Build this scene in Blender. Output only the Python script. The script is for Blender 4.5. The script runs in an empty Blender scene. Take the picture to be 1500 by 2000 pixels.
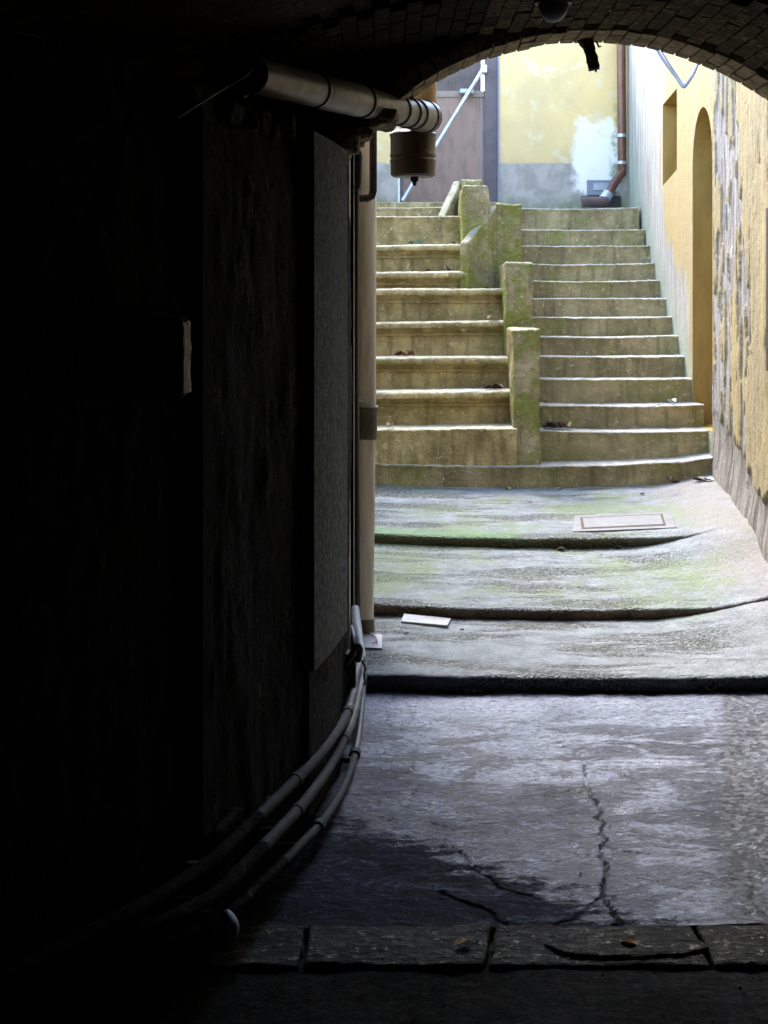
import bpy, bmesh, math, random
from mathutils import Vector, noise, Matrix
random.seed(7)
SC = bpy.context.scene
COL = SC.collection
PI = math.pi
F, CX, CY, EYE = 3000.0, 750.0, 600.0, 1.6

# ---------------------------------------------------------------- camera, light, exposure
cam_d = bpy.data.cameras.new('camera'); cam = bpy.data.objects.new('camera', cam_d); COL.objects.link(cam)
cam.location = (0, 0, EYE); cam.rotation_euler = (PI/2, 0, 0)
cam_d.sensor_fit = 'VERTICAL'; cam_d.sensor_height = 36; cam_d.sensor_width = 27
cam_d.lens = 36*F/2000; cam_d.shift_y = -0.2; cam_d.clip_end = 500; cam_d.clip_start = 0.05
SC.camera = cam
SUN_EL, SUN_AZ = math.radians(48), math.radians(340)      # azimuth measured clockwise from +Y
w = bpy.data.worlds.new('World'); SC.world = w; w.use_nodes = True
wn = w.node_tree.nodes; wl = w.node_tree.links
sky = wn.new('ShaderNodeTexSky'); sky.sky_type = 'NISHITA'; sky.sun_disc = False
sky.sun_elevation = SUN_EL; sky.sun_rotation = SUN_AZ; sky.air_density = 1.0; sky.dust_density = 1.5
bg = wn['Background']; bg.inputs['Strength'].default_value = 0.15
wl.new(sky.outputs['Color'], bg.inputs['Color'])
sl = bpy.data.lights.new('sun', 'SUN'); sl.energy = 0.5; sl.angle = math.radians(25); sl.color = (1, .96, .90)
so = bpy.data.objects.new('sun', sl); COL.objects.link(so)
sd = Vector((math.sin(SUN_AZ)*math.cos(SUN_EL), math.cos(SUN_AZ)*math.cos(SUN_EL), math.sin(SUN_EL)))
so.rotation_euler = sd.to_track_quat('Z', 'Y').to_euler()
SC.view_settings.view_transform = 'Standard'; SC.view_settings.look = 'None'
SC.view_settings.gamma = 1; SC.view_settings.use_curve_mapping = False
SC.view_settings.exposure = 3.65
SC.cycles.max_bounces = 8; SC.cycles.diffuse_bounces = 5; SC.cycles.use_denoising = True
SC.cycles.sample_clamp_indirect = 6

def W(px, py, D):
    return Vector(((px-CX)/F*D, D, EYE+(CY-py)/F*D))
def zz(py, D): return EYE+(CY-py)/F*D
def xx(px, D): return (px-CX)/F*D
def sm(a, b, x):
    t = max(0.0, min(1.0, (x-a)/(b-a))); return t*t*(3-2*t)
def fbm(x, y, z=0.0, o=4):
    s = 0; a = 1; t = 0
    for _ in range(o):
        s += a*noise.noise(Vector((x, y, z))); t += a; a *= .5; x = x*2.03+5.1; y = y*2.03+1.7; z = z*2.03+9.2
    return s/t

# ---------------------------------------------------------------- material helper
class NT:
    def __init__(s, name, rough=.85, spec=.3, metal=0):
        s.m = bpy.data.materials.new(name); s.m.use_nodes = True
        s.t = s.m.node_tree; s.b = s.t.nodes['Principled BSDF']
        s.b.inputs['Roughness'].default_value = rough; s.b.inputs['Specular IOR Level'].default_value = spec
        s.b.inputs['Metallic'].default_value = metal
        g = s.t.nodes.new('ShaderNodeNewGeometry'); s.P = g.outputs['Position']; s.Nn = g.outputs['Normal']
        x = s.t.nodes.new('ShaderNodeSeparateXYZ'); s.L(s.P, x.inputs[0]); s.X, s.Y, s.Z = x.outputs
        xn = s.t.nodes.new('ShaderNodeSeparateXYZ'); s.L(s.Nn, xn.inputs[0]); s.NX, s.NY, s.NZ = xn.outputs
    def L(s, a, b): s.t.links.new(a, b)
    def put(s, v, sock):
        if hasattr(v, 'is_output'): s.L(v, sock)
        else: sock.default_value = v
    def ma(s, op, a, b=0.0, c=0.0):
        n = s.t.nodes.new('ShaderNodeMath'); n.operation = op
        s.put(a, n.inputs[0]); s.put(b, n.inputs[1])
        if op in ('MULTIPLY_ADD',): s.put(c, n.inputs[2])
        return n.outputs[0]
    def sc(s, vec):
        n = s.t.nodes.new('ShaderNodeVectorMath'); n.operation = 'MULTIPLY'
        s.L(s.P, n.inputs[0]); n.inputs[1].default_value = vec; return n.outputs[0]
    def noi(s, scale=5, detail=4, rough=.6, vec=None, dist=0.0):
        n = s.t.nodes.new('ShaderNodeTexNoise'); n.inputs['Scale'].default_value = scale
        n.inputs['Detail'].default_value = detail; n.inputs['Roughness'].default_value = rough
        n.inputs['Distortion'].default_value = dist
        s.L(s.sc(vec) if vec else s.P, n.inputs['Vector']); return n.outputs['Fac']
    def vor(s, scale=20, vec=None, feat='F1', out='Distance'):
        n = s.t.nodes.new('ShaderNodeTexVoronoi'); n.feature = feat; n.inputs['Scale'].default_value = scale
        s.L(s.sc(vec) if vec else s.P, n.inputs['Vector']); return n.outputs[out]
    def rp(s, v, a, b, lo=0.0, hi=1.0):
        n = s.t.nodes.new('ShaderNodeMapRange'); n.interpolation_type = 'SMOOTHSTEP'; s.L(v, n.inputs[0])
        n.inputs[1].default_value = a; n.inputs[2].default_value = b; n.inputs[3].default_value = lo; n.inputs[4].default_value = hi
        return n.outputs[0]
    def mx(s, f, a, b, bt='MIX'):
        n = s.t.nodes.new('ShaderNodeMix'); n.data_type = 'RGBA'; n.blend_type = bt
        s.put(f, n.inputs[0])
        for v, i in ((a, 6), (b, 7)):
            if isinstance(v, tuple): n.inputs[i].default_value = (*v, 1)
            else: s.L(v, n.inputs[i])
        return n.outputs[2]
    def attr(s, name):
        n = s.t.nodes.new('ShaderNodeAttribute'); n.attribute_name = name; return n.outputs['Fac']
    def rnd(s):
        return s.t.nodes.new('ShaderNodeObjectInfo').outputs['Random']
    def out(s, col, bump=None, dist=.01, strength=1.0, rough=None):
        if isinstance(col, tuple): s.b.inputs['Base Color'].default_value = (*col, 1)
        else: s.L(col, s.b.inputs['Base Color'])
        if bump is not None:
            n = s.t.nodes.new('ShaderNodeBump'); n.inputs['Distance'].default_value = dist
            n.inputs['Strength'].default_value = strength
            s.L(bump, n.inputs['Height']); s.L(n.outputs[0], s.b.inputs['Normal'])
        if rough is not None: s.put(rough, s.b.inputs['Roughness'])
        return s.m

def mul(c, k): return tuple(v*k for v in c)

# weathered stone of both stairs and the parapet
def stone_mat(name, base, dark, pale, moss, tread, moss_lo, moss_hi, dirt=1.0):
    n = NT(name, .9, .2)
    a = n.noi(3.2, 6, .65); b = n.noi(11, 6, .7); c = n.noi(60, 3, .6); st = n.noi(1.0, 5, .6, (16, 16, 2.5))
    col = n.mx(n.rp(a, .35, .65), base, dark)
    col = n.mx(n.ma('MULTIPLY', n.rp(st, .48, .66), .55), col, mul(dark, .55))
    col = n.mx(n.rp(b, .58, .7), col, pale)
    m = n.ma('ADD', n.ma('MULTIPLY', n.noi(2.3, 5, .65), .6), n.ma('MULTIPLY', b, .4))
    col = n.mx(n.ma('MULTIPLY', n.rp(m, moss_lo, moss_hi), .85), col, moss)
    fl = n.noi(26, 5, .8)
    col = n.mx(n.ma('MULTIPLY', n.rp(fl, .60, .67), .8), col, mul(pale, 1.25))
    col = n.mx(n.ma('MULTIPLY', n.rp(fl, .40, .33), .7), col, mul(dark, .5))
    up = n.rp(n.NZ, .35, .8)
    tr = n.mx(n.rp(b, .35, .62), tread, mul(tread, .72))
    col = n.mx(up, col, tr)
    col = n.mx(n.rp(n.vor(38), .0, .13, .55, 0), col, mul(dark, .4))
    h = n.ma('ADD', n.ma('MULTIPLY', b, .9), n.ma('ADD', n.ma('MULTIPLY', c, .35), n.ma('MULTIPLY', fl, .5)))
    return n.out(col, h, .028, 1.0)
M = {}
M['step_mossy'] = stone_mat('mossy_grey_stone', (.47, .375, .195), (.26, .205, .10), (.64, .54, .36), (.24, .24, .07), (.46, .45, .40), .47, .64)
M['step_ochre'] = stone_mat('ochre_worn_stone', (.58, .44, .20), (.29, .215, .09), (.75, .62, .36), (.20, .195, .04), (.52, .47, .33), .5, .68)
M['parapet'] = stone_mat('lichened_stone', (.46, .37, .21), (.23, .185, .095), (.68, .60, .43), (.19, .205, .03), (.38, .35, .24), .42, .56)

# ramps outside: pale screed, exposed gravel, green algae
def ramp_mat():
    n = NT('pale_concrete_ramp', .9, .12)
    a = n.noi(1.5, 6, .62); b = n.noi(9, 5, .7); g = n.vor(75); c = n.noi(45, 4, .75); band = n.noi(1, 6, .65, (1.0, 4.0, 1))
    grav = n.ma('MULTIPLY', n.rp(band, .46, .56), n.rp(n.X, 1.75, 1.45))
    col = n.mx(n.rp(b, .3, .7), (.275, .305, .325), (.17, .19, .20))
    gc = n.mx(n.rp(n.vor(75, out='Color'), .3, .8), (.09, .10, .09), (.36, .38, .36))
    gc = n.mx(n.rp(c, .4, .62), gc, (.08, .08, .075))
    col = n.mx(n.ma('MULTIPLY', grav, .75), col, gc)
    gm = n.ma('MULTIPLY', n.rp(n.ma('ADD', a, n.ma('MULTIPLY', b, .25)), .58, .76), n.rp(n.Y, 7.0, 7.8))
    col = n.mx(n.ma('MULTIPLY', gm, .8), col, (.20, .25, .14))
    gp = n.ma('MULTIPLY', n.ma('MULTIPLY', n.rp(n.ma('ADD', n.X, n.ma('MULTIPLY', b, .3)), .98, .86), n.rp(n.ma('ADD', n.Y, n.ma('MULTIPLY', b, .4)), 9.15, 9.0)), n.rp(n.Y, 8.62, 8.68))
    col = n.mx(n.ma('MULTIPLY', gp, .75), col, (.16, .26, .12))
    tan = n.rp(n.ma('ADD', n.X, n.ma('MULTIPLY', a, .3)), 1.75, 2.15)
    col = n.mx(n.ma('MULTIPLY', tan, .7), col, (.28, .25, .23))
    rise = n.rp(n.NZ, .7, .3)  # shade painted on the riser faces, near-black on the first
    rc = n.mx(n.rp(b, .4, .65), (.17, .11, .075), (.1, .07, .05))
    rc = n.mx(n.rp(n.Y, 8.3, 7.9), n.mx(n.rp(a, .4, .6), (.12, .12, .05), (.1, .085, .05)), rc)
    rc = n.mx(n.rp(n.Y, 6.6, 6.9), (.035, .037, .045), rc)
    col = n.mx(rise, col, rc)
    col = n.mx(n.rp(n.noi(5, 8, .8), .60, .72), col, (.13, .125, .12))
    col = n.mx(n.rp(n.noi(120, 4, .8), .52, .62), col, (.12, .12, .115))
    h = n.ma('ADD', n.ma('ADD', n.ma('MULTIPLY', c, .9), b), n.ma('MULTIPLY', n.ma('MULTIPLY', g, grav), -1.2))
    return n.out(col, h, .02, 1.0, n.rp(a, .3, .7, .8, .95))
M['ramp'] = ramp_mat()

# passage floor: worn dark screed with wet patches, blue sky light tinted in
def floor_mat():
    n = NT('worn_passage_screed', .5, .5)
    a = n.noi(1.3, 6, .65, (1, 1, 1), .3); b = n.noi(1.0, 7, .74, (5, 9, 5)); c = n.noi(38, 5, .78, (1, 1.4, 1)); g = n.vor(90)
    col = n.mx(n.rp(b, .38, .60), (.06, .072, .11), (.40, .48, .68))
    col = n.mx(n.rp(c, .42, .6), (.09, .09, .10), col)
    # glare painted as pale blue patches; paler band towards the mouth
    glare = n.ma('MULTIPLY', n.rp(n.ma('ADD', n.X, n.ma('MULTIPLY', b, .12)), .78, .80), n.rp(n.ma('ADD', n.X, n.ma('MULTIPLY', b, .2)), 1.1, 1.02))
    pale_band = n.rp(n.ma('ADD', n.Y, n.ma('MULTIPLY', a, .8)), 5.5, 5.62)
    pale_m = n.ma('MAXIMUM', n.ma('MULTIPLY', glare, n.rp(b, .33, .5)), pale_band)
    col = n.mx(n.ma('MULTIPLY', pale_m, .85), col, n.mx(n.rp(c, .35, .6), (.30, .345, .46), (.66, .73, .90)))
    blot = n.noi(1, 7, .72, (2.2, 5.5, 2.2), .6); fleck = n.noi(1, 5, .8, (32, 50, 32))
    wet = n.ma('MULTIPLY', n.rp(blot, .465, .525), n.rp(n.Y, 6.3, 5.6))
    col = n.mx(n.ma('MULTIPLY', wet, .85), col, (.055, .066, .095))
    col = n.mx(n.ma('MULTIPLY', n.rp(fleck, .54, .62), .8), col, (.045, .047, .055))
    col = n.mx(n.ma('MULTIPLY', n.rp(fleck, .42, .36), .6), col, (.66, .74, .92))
    # dark diagonal area, foreground dirt
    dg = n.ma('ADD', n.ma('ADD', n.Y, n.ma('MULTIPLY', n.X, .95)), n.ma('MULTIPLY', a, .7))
    dark_diag = n.rp(n.ma('ADD', dg, n.ma('MULTIPLY', n.ma('SUBTRACT', n.noi(1, 7, .75, (6, 13, 6)), .5), 1.6)), 5.12, 4.92)
    col = n.mx(n.ma('MULTIPLY', dark_diag, n.rp(b, .3, .62, .95, .6)), col, (.022, .025, .034))
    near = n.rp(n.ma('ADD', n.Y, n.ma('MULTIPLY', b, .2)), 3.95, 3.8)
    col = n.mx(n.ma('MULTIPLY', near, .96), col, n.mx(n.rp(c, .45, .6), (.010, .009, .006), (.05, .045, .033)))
    rough_r = n.rp(n.ma('ADD', n.ma('MULTIPLY_ADD', n.Y, -.22, n.X), n.ma('MULTIPLY', b, .2)), .06, .13)  # coarser right side, with its shadow painted in as darker tones
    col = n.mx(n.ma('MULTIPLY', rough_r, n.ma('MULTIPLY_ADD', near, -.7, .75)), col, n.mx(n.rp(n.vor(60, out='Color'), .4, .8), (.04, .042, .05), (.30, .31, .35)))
    gl = n.noi(1, 6, .80, (15, 22, 15), .4); dull = n.ma('MAXIMUM', near, dark_diag)
    h = n.ma('ADD', n.ma('MULTIPLY', b, .8), n.ma('ADD', n.ma('MULTIPLY', c, .35), n.ma('ADD', n.ma('MULTIPLY', gl, 1.5), n.ma('MULTIPLY', fleck, -.4))))
    smooth_ = n.rp(a, .42, .62)
    rg = n.ma('ADD', n.ma('MULTIPLY', smooth_, .16), n.ma('MULTIPLY_ADD', dull, .5, .30))
    n.put(n.ma('MULTIPLY_ADD', dull, -.60, .65), n.b.inputs['Specular IOR Level'])
    return n.out(col, h, .045, 1.0, rg)
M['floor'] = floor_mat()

def threshold_mat():
    n = NT('chiselled_threshold_stone', .8, .15)
    b = n.noi(1, 6, .7, (9, 30, 9)); c = n.noi(40, 4, .8)
    col = n.mx(n.rp(b, .42, .6), (.018, .017, .012), (.13, .12, .09)); col = n.mx(n.rp(c, .4, .62), (.02, .02, .015), col)
    col = n.mx(n.rp(n.noi(26, 5, .8), .56, .68), col, (.50, .46, .34))
    return n.out(col, n.ma('ADD', b, n.ma('MULTIPLY', c, .5)), .025, 1)
M['threshold'] = threshold_mat()

def sooty(name, dark, mid, pale, vs=(10, 10, 1.6), lo=.5, hi=.66, bd=.03):
    n = NT(name, .9, .06)
    a = n.noi(1, 6, .7, vs); b = n.noi(8, 6, .7); c = n.noi(45, 4, .75)
    col = n.mx(n.rp(a, .35, .6), dark, mid)
    col = n.mx(n.ma('MULTIPLY', n.rp(b, lo, hi), n.rp(a, .42, .6)), col, pale)
    col = n.mx(n.rp(c, .45, .58), mul(dark, .6), col)
    if name == 'sooty_rough_plaster': col = n.mx(n.rp(n.Y, 3.76, 3.66, 0, .85), col, (.001, .001, .001))  # shade of the nearest bay painted near-black into the plaster
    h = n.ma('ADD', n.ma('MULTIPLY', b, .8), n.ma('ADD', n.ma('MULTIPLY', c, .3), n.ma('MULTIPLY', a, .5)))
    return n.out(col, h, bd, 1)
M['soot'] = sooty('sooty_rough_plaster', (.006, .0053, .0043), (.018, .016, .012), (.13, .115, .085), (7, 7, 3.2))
M['soot_far'] = sooty('dark_plaster', (.02, .018, .015), (.05, .045, .036), (.12, .11, .08))
M['rubble'] = sooty('rubble_stone', (.02, .018, .012), (.06, .055, .038), (.2, .18, .12), (7, 7, 7), .5, .62, .02)
M['pilaster'] = sooty('grey_board', (.17, .18, .15), (.23, .24, .20), (.29, .29, .24), (25, 25, 1.5), .6, .75, .006)
M['mortar'] = sooty('old_mortar', (.03, .026, .02), (.06, .05, .036), (.12, .1, .07), (6, 6, 6), .5, .66, .02)
def brick_mat():
    n = NT('sooty_vault_brick', .85, .25)
    r = n.rnd(); b = n.noi(14, 5, .7); c = n.noi(60, 4, .7)
    col = n.mx(r, (.22, .16, .09), (.36, .275, .165)); col = n.mx(n.rp(b, .4, .65), col, (.09, .08, .045))
    col = n.mx(n.rp(n.noi(6, 6, .75), .58, .7), col, (.38, .34, .24))
    return n.out(col, n.ma('ADD', b, n.ma('MULTIPLY', c, .4)), .015, 1)
M['brick'] = brick_mat()
M['inner_brick'] = sooty('smoke_stained_brick', (.05, .038, .022), (.13, .10, .06), (.25, .20, .12), (6, 6, 6), .52, .68, .02)
M['black_brick'] = sooty('blackened_brick', (.006, .005, .004), (.02, .016, .011), (.06, .05, .035), (6, 6, 6), .52, .68, .02)  # nearly black, for the bricks well left of the crown

def back_wall_mat():
    n = NT('pale_yellow_render', .92, .15)
    a = n.noi(1.6, 6, .6); b = n.noi(6, 6, .65); c = n.noi(50, 3, .7)
    col = n.mx(n.rp(a, .35, .65), (.66, .475, .215), (.54, .40, .20))
    col = n.mx(n.rp(b, .5, .68), col, (.62, .51, .31))
    z0 = zz(318, 15.0)
    dado = n.rp(n.ma('ADD', n.Z, n.ma('MULTIPLY', b, .05)), z0+.035, z0+.01)
    col = n.mx(dado, col, n.mx(n.rp(b, .4, .6), (.40, .35, .29), (.30, .265, .22)))
    # white lime patch
    dx = n.ma('MULTIPLY', n.ma('SUBTRACT', n.X, xx(1163, 15)), 1/.235); dz = n.ma('MULTIPLY', n.ma('SUBTRACT', n.Z, zz(310, 15)), 1/.40)
    rr = n.ma('ADD', n.ma('POWER', n.ma('ABSOLUTE', dx), 2.6), n.ma('POWER', n.ma('ABSOLUTE', dz), 2.6)); rr = n.ma('ADD', rr, n.ma('MULTIPLY', n.ma('SUBTRACT', b, .5), 3.4))
    col = n.mx(n.rp(rr, 1.35, .45), col, (.78, .74, .66))
    lowm = n.ma('MULTIPLY', n.rp(n.ma('ADD', n.Z, n.ma('MULTIPLY', a, .35)), zz(372, 15)+.17, zz(405, 15)+.1), n.rp(b, .3, .55))
    col = n.mx(n.ma('MULTIPLY', lowm, .8), col, (.15, .19, .08))
    e = n.ma('MULTIPLY', n.rp(n.X, xx(1185, 15), xx(1200, 15)), n.rp(b, .45, .6))
    e = n.ma('MULTIPLY', e, n.ma('MULTIPLY', n.rp(n.Z, zz(215, 15)+.2, zz(235, 15)), 1))
    col = n.mx(n.ma('MULTIPLY', e, .7), col, (.22, .26, .12))
    return n.out(col, n.ma('ADD', b, n.ma('MULTIPLY', c, .3)), .01, .6)
M['back_wall'] = back_wall_mat()

def right_far_mat():
    n = NT('peeled_white_and_yellow_render', .9, .2)
    a = n.noi(1, 6, .65, (5, 5, .8)); b = n.noi(7, 5, .7); c = n.noi(50, 3, .7); st = n.noi(1, 5, .7, (22, 22, 1.6))
    yel = n.mx(n.rp(a, .35, .65), (.38, .28, .115), (.33, .26, .14))
    wh = n.mx(n.rp(st, .38, .6), (.21, .195, .17), (.42, .39, .34))
    wh = n.mx(n.ma('MULTIPLY', n.rp(a, .5, .65), .6), wh, (.34, .29, .21))
    # white zone follows the stair: low and towards the far corner
    q = n.ma('ADD', n.ma('ADD', n.Y, n.rp(n.Z, 2.5, 1.5, 0, 1.2)), n.ma('MULTIPLY', n.ma('SUBTRACT', a, .5), 1.6))
    k = n.rp(q, 12.35, 12.7)
    k = n.ma('MULTIPLY', k, n.rp(n.ma('ADD', n.Y, n.ma('MULTIPLY', st, .1)), 11.32, 11.42))
    col = n.mx(k, yel, wh)
    # algae just above the steps
    f = n.ma('SUBTRACT', n.Z, n.ma('MULTIPLY', n.ma('SUBTRACT', n.Y, 10.64), .55))
    f = n.ma('ADD', n.ma('SUBTRACT', f, .75), n.ma('MULTIPLY', b, .3))
    col = n.mx(n.rp(f, .5, .1, 0, .75), col, (.30, .33, .24))
    return n.out(col, n.ma('ADD', n.ma('ADD', b, n.ma('MULTIPLY', c, .3)), n.ma('MULTIPLY', st, .4)), .012, .8)
M['right_far'] = right_far_mat()

def right_near_mat():
    n = NT('flaking_yellow_render', .88, .2)
    a = n.noi(1, 6, .65, (4, 4, .9)); b = n.noi(7, 5, .7); c = n.noi(50, 3, .7); st = n.noi(1, 6, .7, (18, 18, 1.5))
    yel = n.mx(n.rp(a, .35, .62), (.32, .245, .115), (.25, .20, .11)); yel = n.mx(n.rp(st, .52, .68), yel, (.25, .205, .12))
    gr = n.mx(n.rp(st, .38, .6), (.15, .132, .115), (.31, .28, .25))
    gr = n.mx(n.rp(b, .6, .68), gr, (.52, .52, .54))
    pe = n.attr('peel')
    col = n.mx(n.rp(pe, .3, .7), yel, gr)
    dl = n.attr('dado')
    col = n.mx(n.rp(dl, .3, .7), col, n.mx(n.rp(st, .4, .62), (.12, .105, .09), (.27, .245, .21)))
    col = n.mx(n.rp(n.ma('ABSOLUTE', n.ma('SUBTRACT', pe, .5)), .14, .0, 0, .8), col, (.1, .08, .05))
    return n.out(col, n.ma('ADD', n.ma('ADD', b, n.ma('MULTIPLY', c, .4)), n.ma('MULTIPLY', st, .6)), .016, .9)
M['right_near'] = right_near_mat()

def simple(name, col, rough=.6, metal=0, var=.25, sc=9, spec=.4, bd=.004, vs=None, col2=None, lo=.4, hi=.65):
    n = NT(name, rough, spec, metal)
    a = n.noi(sc, 5, .65, vs); c = n.noi(70, 3, .7)
    cc = n.mx(n.rp(a, lo, hi), col, col2 or mul(col, 1-var))
    return n.out(cc, n.ma('ADD', a, n.ma('MULTIPLY', c, .4)), bd, .7)
M['facade'] = simple('grey_buff_render', (.5, .44, .33), .9)
M['left_wall'] = simple('cream_render', (.62, .55, .38), .9)
M['door'] = simple('mauve_painted_metal', (.26, .165, .12), .6, 0, .2, 4, .3, .004, (3, 3, 1), (.19, .125, .095))
M['door_frame'] = simple('dark_mauve_frame', (.10, .07, .075), .5)
M['grille'] = simple('beige_mesh_panel', (.22, .165, .125), .6)
M['steel'] = simple('galvanised_steel', (.5, .52, .56), .35, .6)
M['copper'] = simple('copper_brown_pipe', (.16, .07, .042), .38, .25, .35, 6, .5)
M['clay_pipe'] = simple('brown_grey_pipe', (.13, .085, .075), .5, 0, .3)
M['tan_pipe'] = simple('buff_painted_pipe', (.66, .58, .46), .6, 0, .3, 3, .3, .004, (6, 6, .8), (.46, .38, .29))
M['tan_dark'] = simple('stained_cast_sleeve', (.13, .11, .075), .7, 0, .5, 14)
M['orange_pipe'] = simple('buff_plastic_drain', (.42, .27, .12), .38, 0, .3, 4, .5)
M['grey_pipe'] = simple('grey_plastic_drain', (.25, .235, .21), .45, 0, .5, 7, .5)
M['brown_plastic'] = simple('brown_plastic_socket', (.10, .065, .035), .33, 0, .3, 5, .5)
M['black'] = simple('black_rubber', (.018, .018, .02), .45)
M['dark_iron'] = simple('dark_rusty_iron', (.05, .03, .018), .8, .2, .5, 30)
M['conduit'] = simple('dusty_grey_conduit', (.03, .032, .03), .8, 0, .45, 10)  # darker copy: fading light deeper in the passage put into the colour
M['clean_conduit'] = simple('less_dirty_conduit', (.11, .12, .115), .55, 0, .6, 8)  # lighter copy: daylight near the mouth put into the colour
M['pale_conduit'] = simple('pale_grey_conduit', (.42, .44, .45), .5, 0, .3)
M['white_paint'] = simple('white_plastic', (.21, .225, .25), .6, 0, .12)
M['pale_stone'] = simple('pale_chipped_stone', (.88, .68, .44), .8, 0, .5, 22, .3, .01)  # also paints the sliver of light on the dark wall
M['leaf'] = simple('dry_brown_leaf', (.17, .07, .035), .7, 0, .6, 25)
M['leaf_dark'] = simple('dark_wet_leaf', (.045, .022, .015), .6, 0, .5, 25)
M['leaf_pale'] = simple('pale_dry_leaf', (.42, .33, .2), .7, 0, .4, 25)
M['leaf_green'] = simple('grey_green_leaf', (.2, .27, .2), .7, 0, .4, 25)
M['root'] = simple('dry_grey_root', (.26, .25, .17), .8, 0, .5, 20)
M['shutter'] = simple('dark_green_shutter', (.035, .03, .02), .6)
M['lamp_glass'] = simple('dusty_lamp_glass', (.09, .085, .10), .4, 0, .2)
M['brown_door'] = simple('dull_golden_plank', (.5, .33, .09), .7)
M['earth'] = simple('packed_earth', (.08, .07, .05), .95, 0, .4, 3)

# ---------------------------------------------------------------- mesh helper
class MB:
    def __init__(s): s.v = []; s.f = []
    def add(s, vs, fs):
        o = len(s.v); s.v += [tuple(v) for v in vs]; s.f += [tuple(i+o for i in f) for f in fs]; return s
    def box(s, x0, x1, y0, y1, z0, z1):
        vs = [(x, y, z) for z in (z0, z1) for y in (y0, y1) for x in (x0, x1)]
        return s.add(vs, [(0, 2, 3, 1), (4, 5, 7, 6), (0, 1, 5, 4), (2, 6, 7, 3), (0, 4, 6, 2), (1, 3, 7, 5)])
    def prism(s, pts, d):          # polygon pts (3D list) swept by vector d
        n = len(pts); d = Vector(d)
        vs = [Vector(p) for p in pts]+[Vector(p)+d for p in pts]
        return s.add(vs, [tuple(range(n))[::-1], tuple(range(n, 2*n))]+[(i, (i+1) % n, n+(i+1) % n, n+i) for i in range(n)])
    def tube(s, path, r, seg=16, cap=True):
        path = [Vector(p) for p in path]; n = len(path)
        rs = r if isinstance(r, (list, tuple)) else [r]*n
        t0 = (path[1]-path[0]).normalized()
        up = Vector((0, 0, 1)) if abs(t0.z) < .9 else Vector((1, 0, 0))
        u = t0.cross(up).normalized(); o = len(s.v)
        for i, p in enumerate(path):
            t = (path[min(i+1, n-1)]-path[max(i-1, 0)]).normalized()
            u = (u-t*u.dot(t)).normalized(); w_ = t.cross(u)
            for k in range(seg):
                a = 2*PI*k/seg; s.v.append(tuple(p+(u*math.cos(a)+w_*math.sin(a))*rs[i]))
        for i in range(n-1):
            for k in range(seg):
                s.f.append((o+i*seg+k, o+i*seg+(k+1) % seg, o+(i+1)*seg+(k+1) % seg, o+(i+1)*seg+k))
        if cap:
            s.f.append(tuple(o+k for k in range(seg))[::-1]); s.f.append(tuple(o+(n-1)*seg+k for k in range(seg)))
        return s
    def rings(s, c, axis, prof, seg=28):      # prof: [(dist along axis, radius)]
        c = Vector(c); axis = Vector(axis).normalized()
        return s.tube([c+axis*(d+i*1e-5) for i, (d, r) in enumerate(prof)], [max(r, 1e-4) for d, r in prof], seg)
    def build(s, name, mat, parent=None, smooth=False, bevel=0, origin=None):
        me = bpy.data.meshes.new(name); me.from_pydata(s.v, [], s.f); me.update()
        bm = bmesh.new(); bm.from_mesh(me); bmesh.ops.recalc_face_normals(bm, faces=bm.faces)
        if bevel: bmesh.ops.bevel(bm, geom=[e for e in bm.edges if len(e.link_faces) == 2 and e.calc_face_angle(0) > .5], offset=bevel, segments=2, affect='EDGES', profile=.5)
        bm.to_mesh(me); bm.free()
        if smooth:
            for p in me.polygons: p.use_smooth = True
            try: me.set_sharp_from_angle(angle=math.radians(40))
            except Exception: pass
        me.materials.append(mat)
        o = bpy.data.objects.new(name, me); COL.objects.link(o)
        par_loc = parent.location if parent else Vector((0, 0, 0))
        if parent is None and origin is not None:
            o.location = origin; me.transform(Matrix.Translation(-Vector(origin)))
        if parent:
            o.parent = parent
            # children keep world coordinates
            off = Vector((0, 0, 0)); q = parent
            while q: off += q.location; q = q.parent
            me.transform(Matrix.Translation(-off))
        return o

def tag(o, label=None, cat=None, group=None, kind=None):
    for k, v in (('label', label), ('category', cat), ('group', group), ('kind', kind)):
        if v: o[k] = v
    return o
def thing(name, loc, label, cat, group=None):
    o = bpy.data.objects.new(name, None); COL.objects.link(o); o.location = loc; o.empty_display_size = .1
    return tag(o, label, cat, group)

def roughen(o, amp, freq=6.0, sub=0, fine=0.0, axis=None):
    """subdivide long edges and push the surface about so that edges are never ruler straight"""
    me = o.data; bm = bmesh.new(); bm.from_mesh(me)
    if sub:
        for _ in range(6):
            es = [e for e in bm.edges if e.calc_length() > sub]
            if not es or len(bm.faces) > 60000: break
            bmesh.ops.subdivide_edges(bm, edges=es, cuts=1, use_grid_fill=True)
    off = Vector((0, 0, 0)); q = o
    while q: off += q.location; q = q.parent
    for v in bm.verts:
        p = v.co+off
        d = noise.noise_vector(p*freq)*amp
        if fine: d += noise.noise_vector(p*freq*4.1)*fine
        v.co += d
    bm.to_mesh(me); bm.free(); return o

# ---------------------------------------------------------------- ground
tag(MB().box(-60, 60, -60, 90, -1.2, -1.0).build('ground', M['earth']), kind='structure')
tag(MB().box(-6, 5, -4, 17, -1.0, -.22).build('bedrock', M['earth']), kind='structure')

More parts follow.
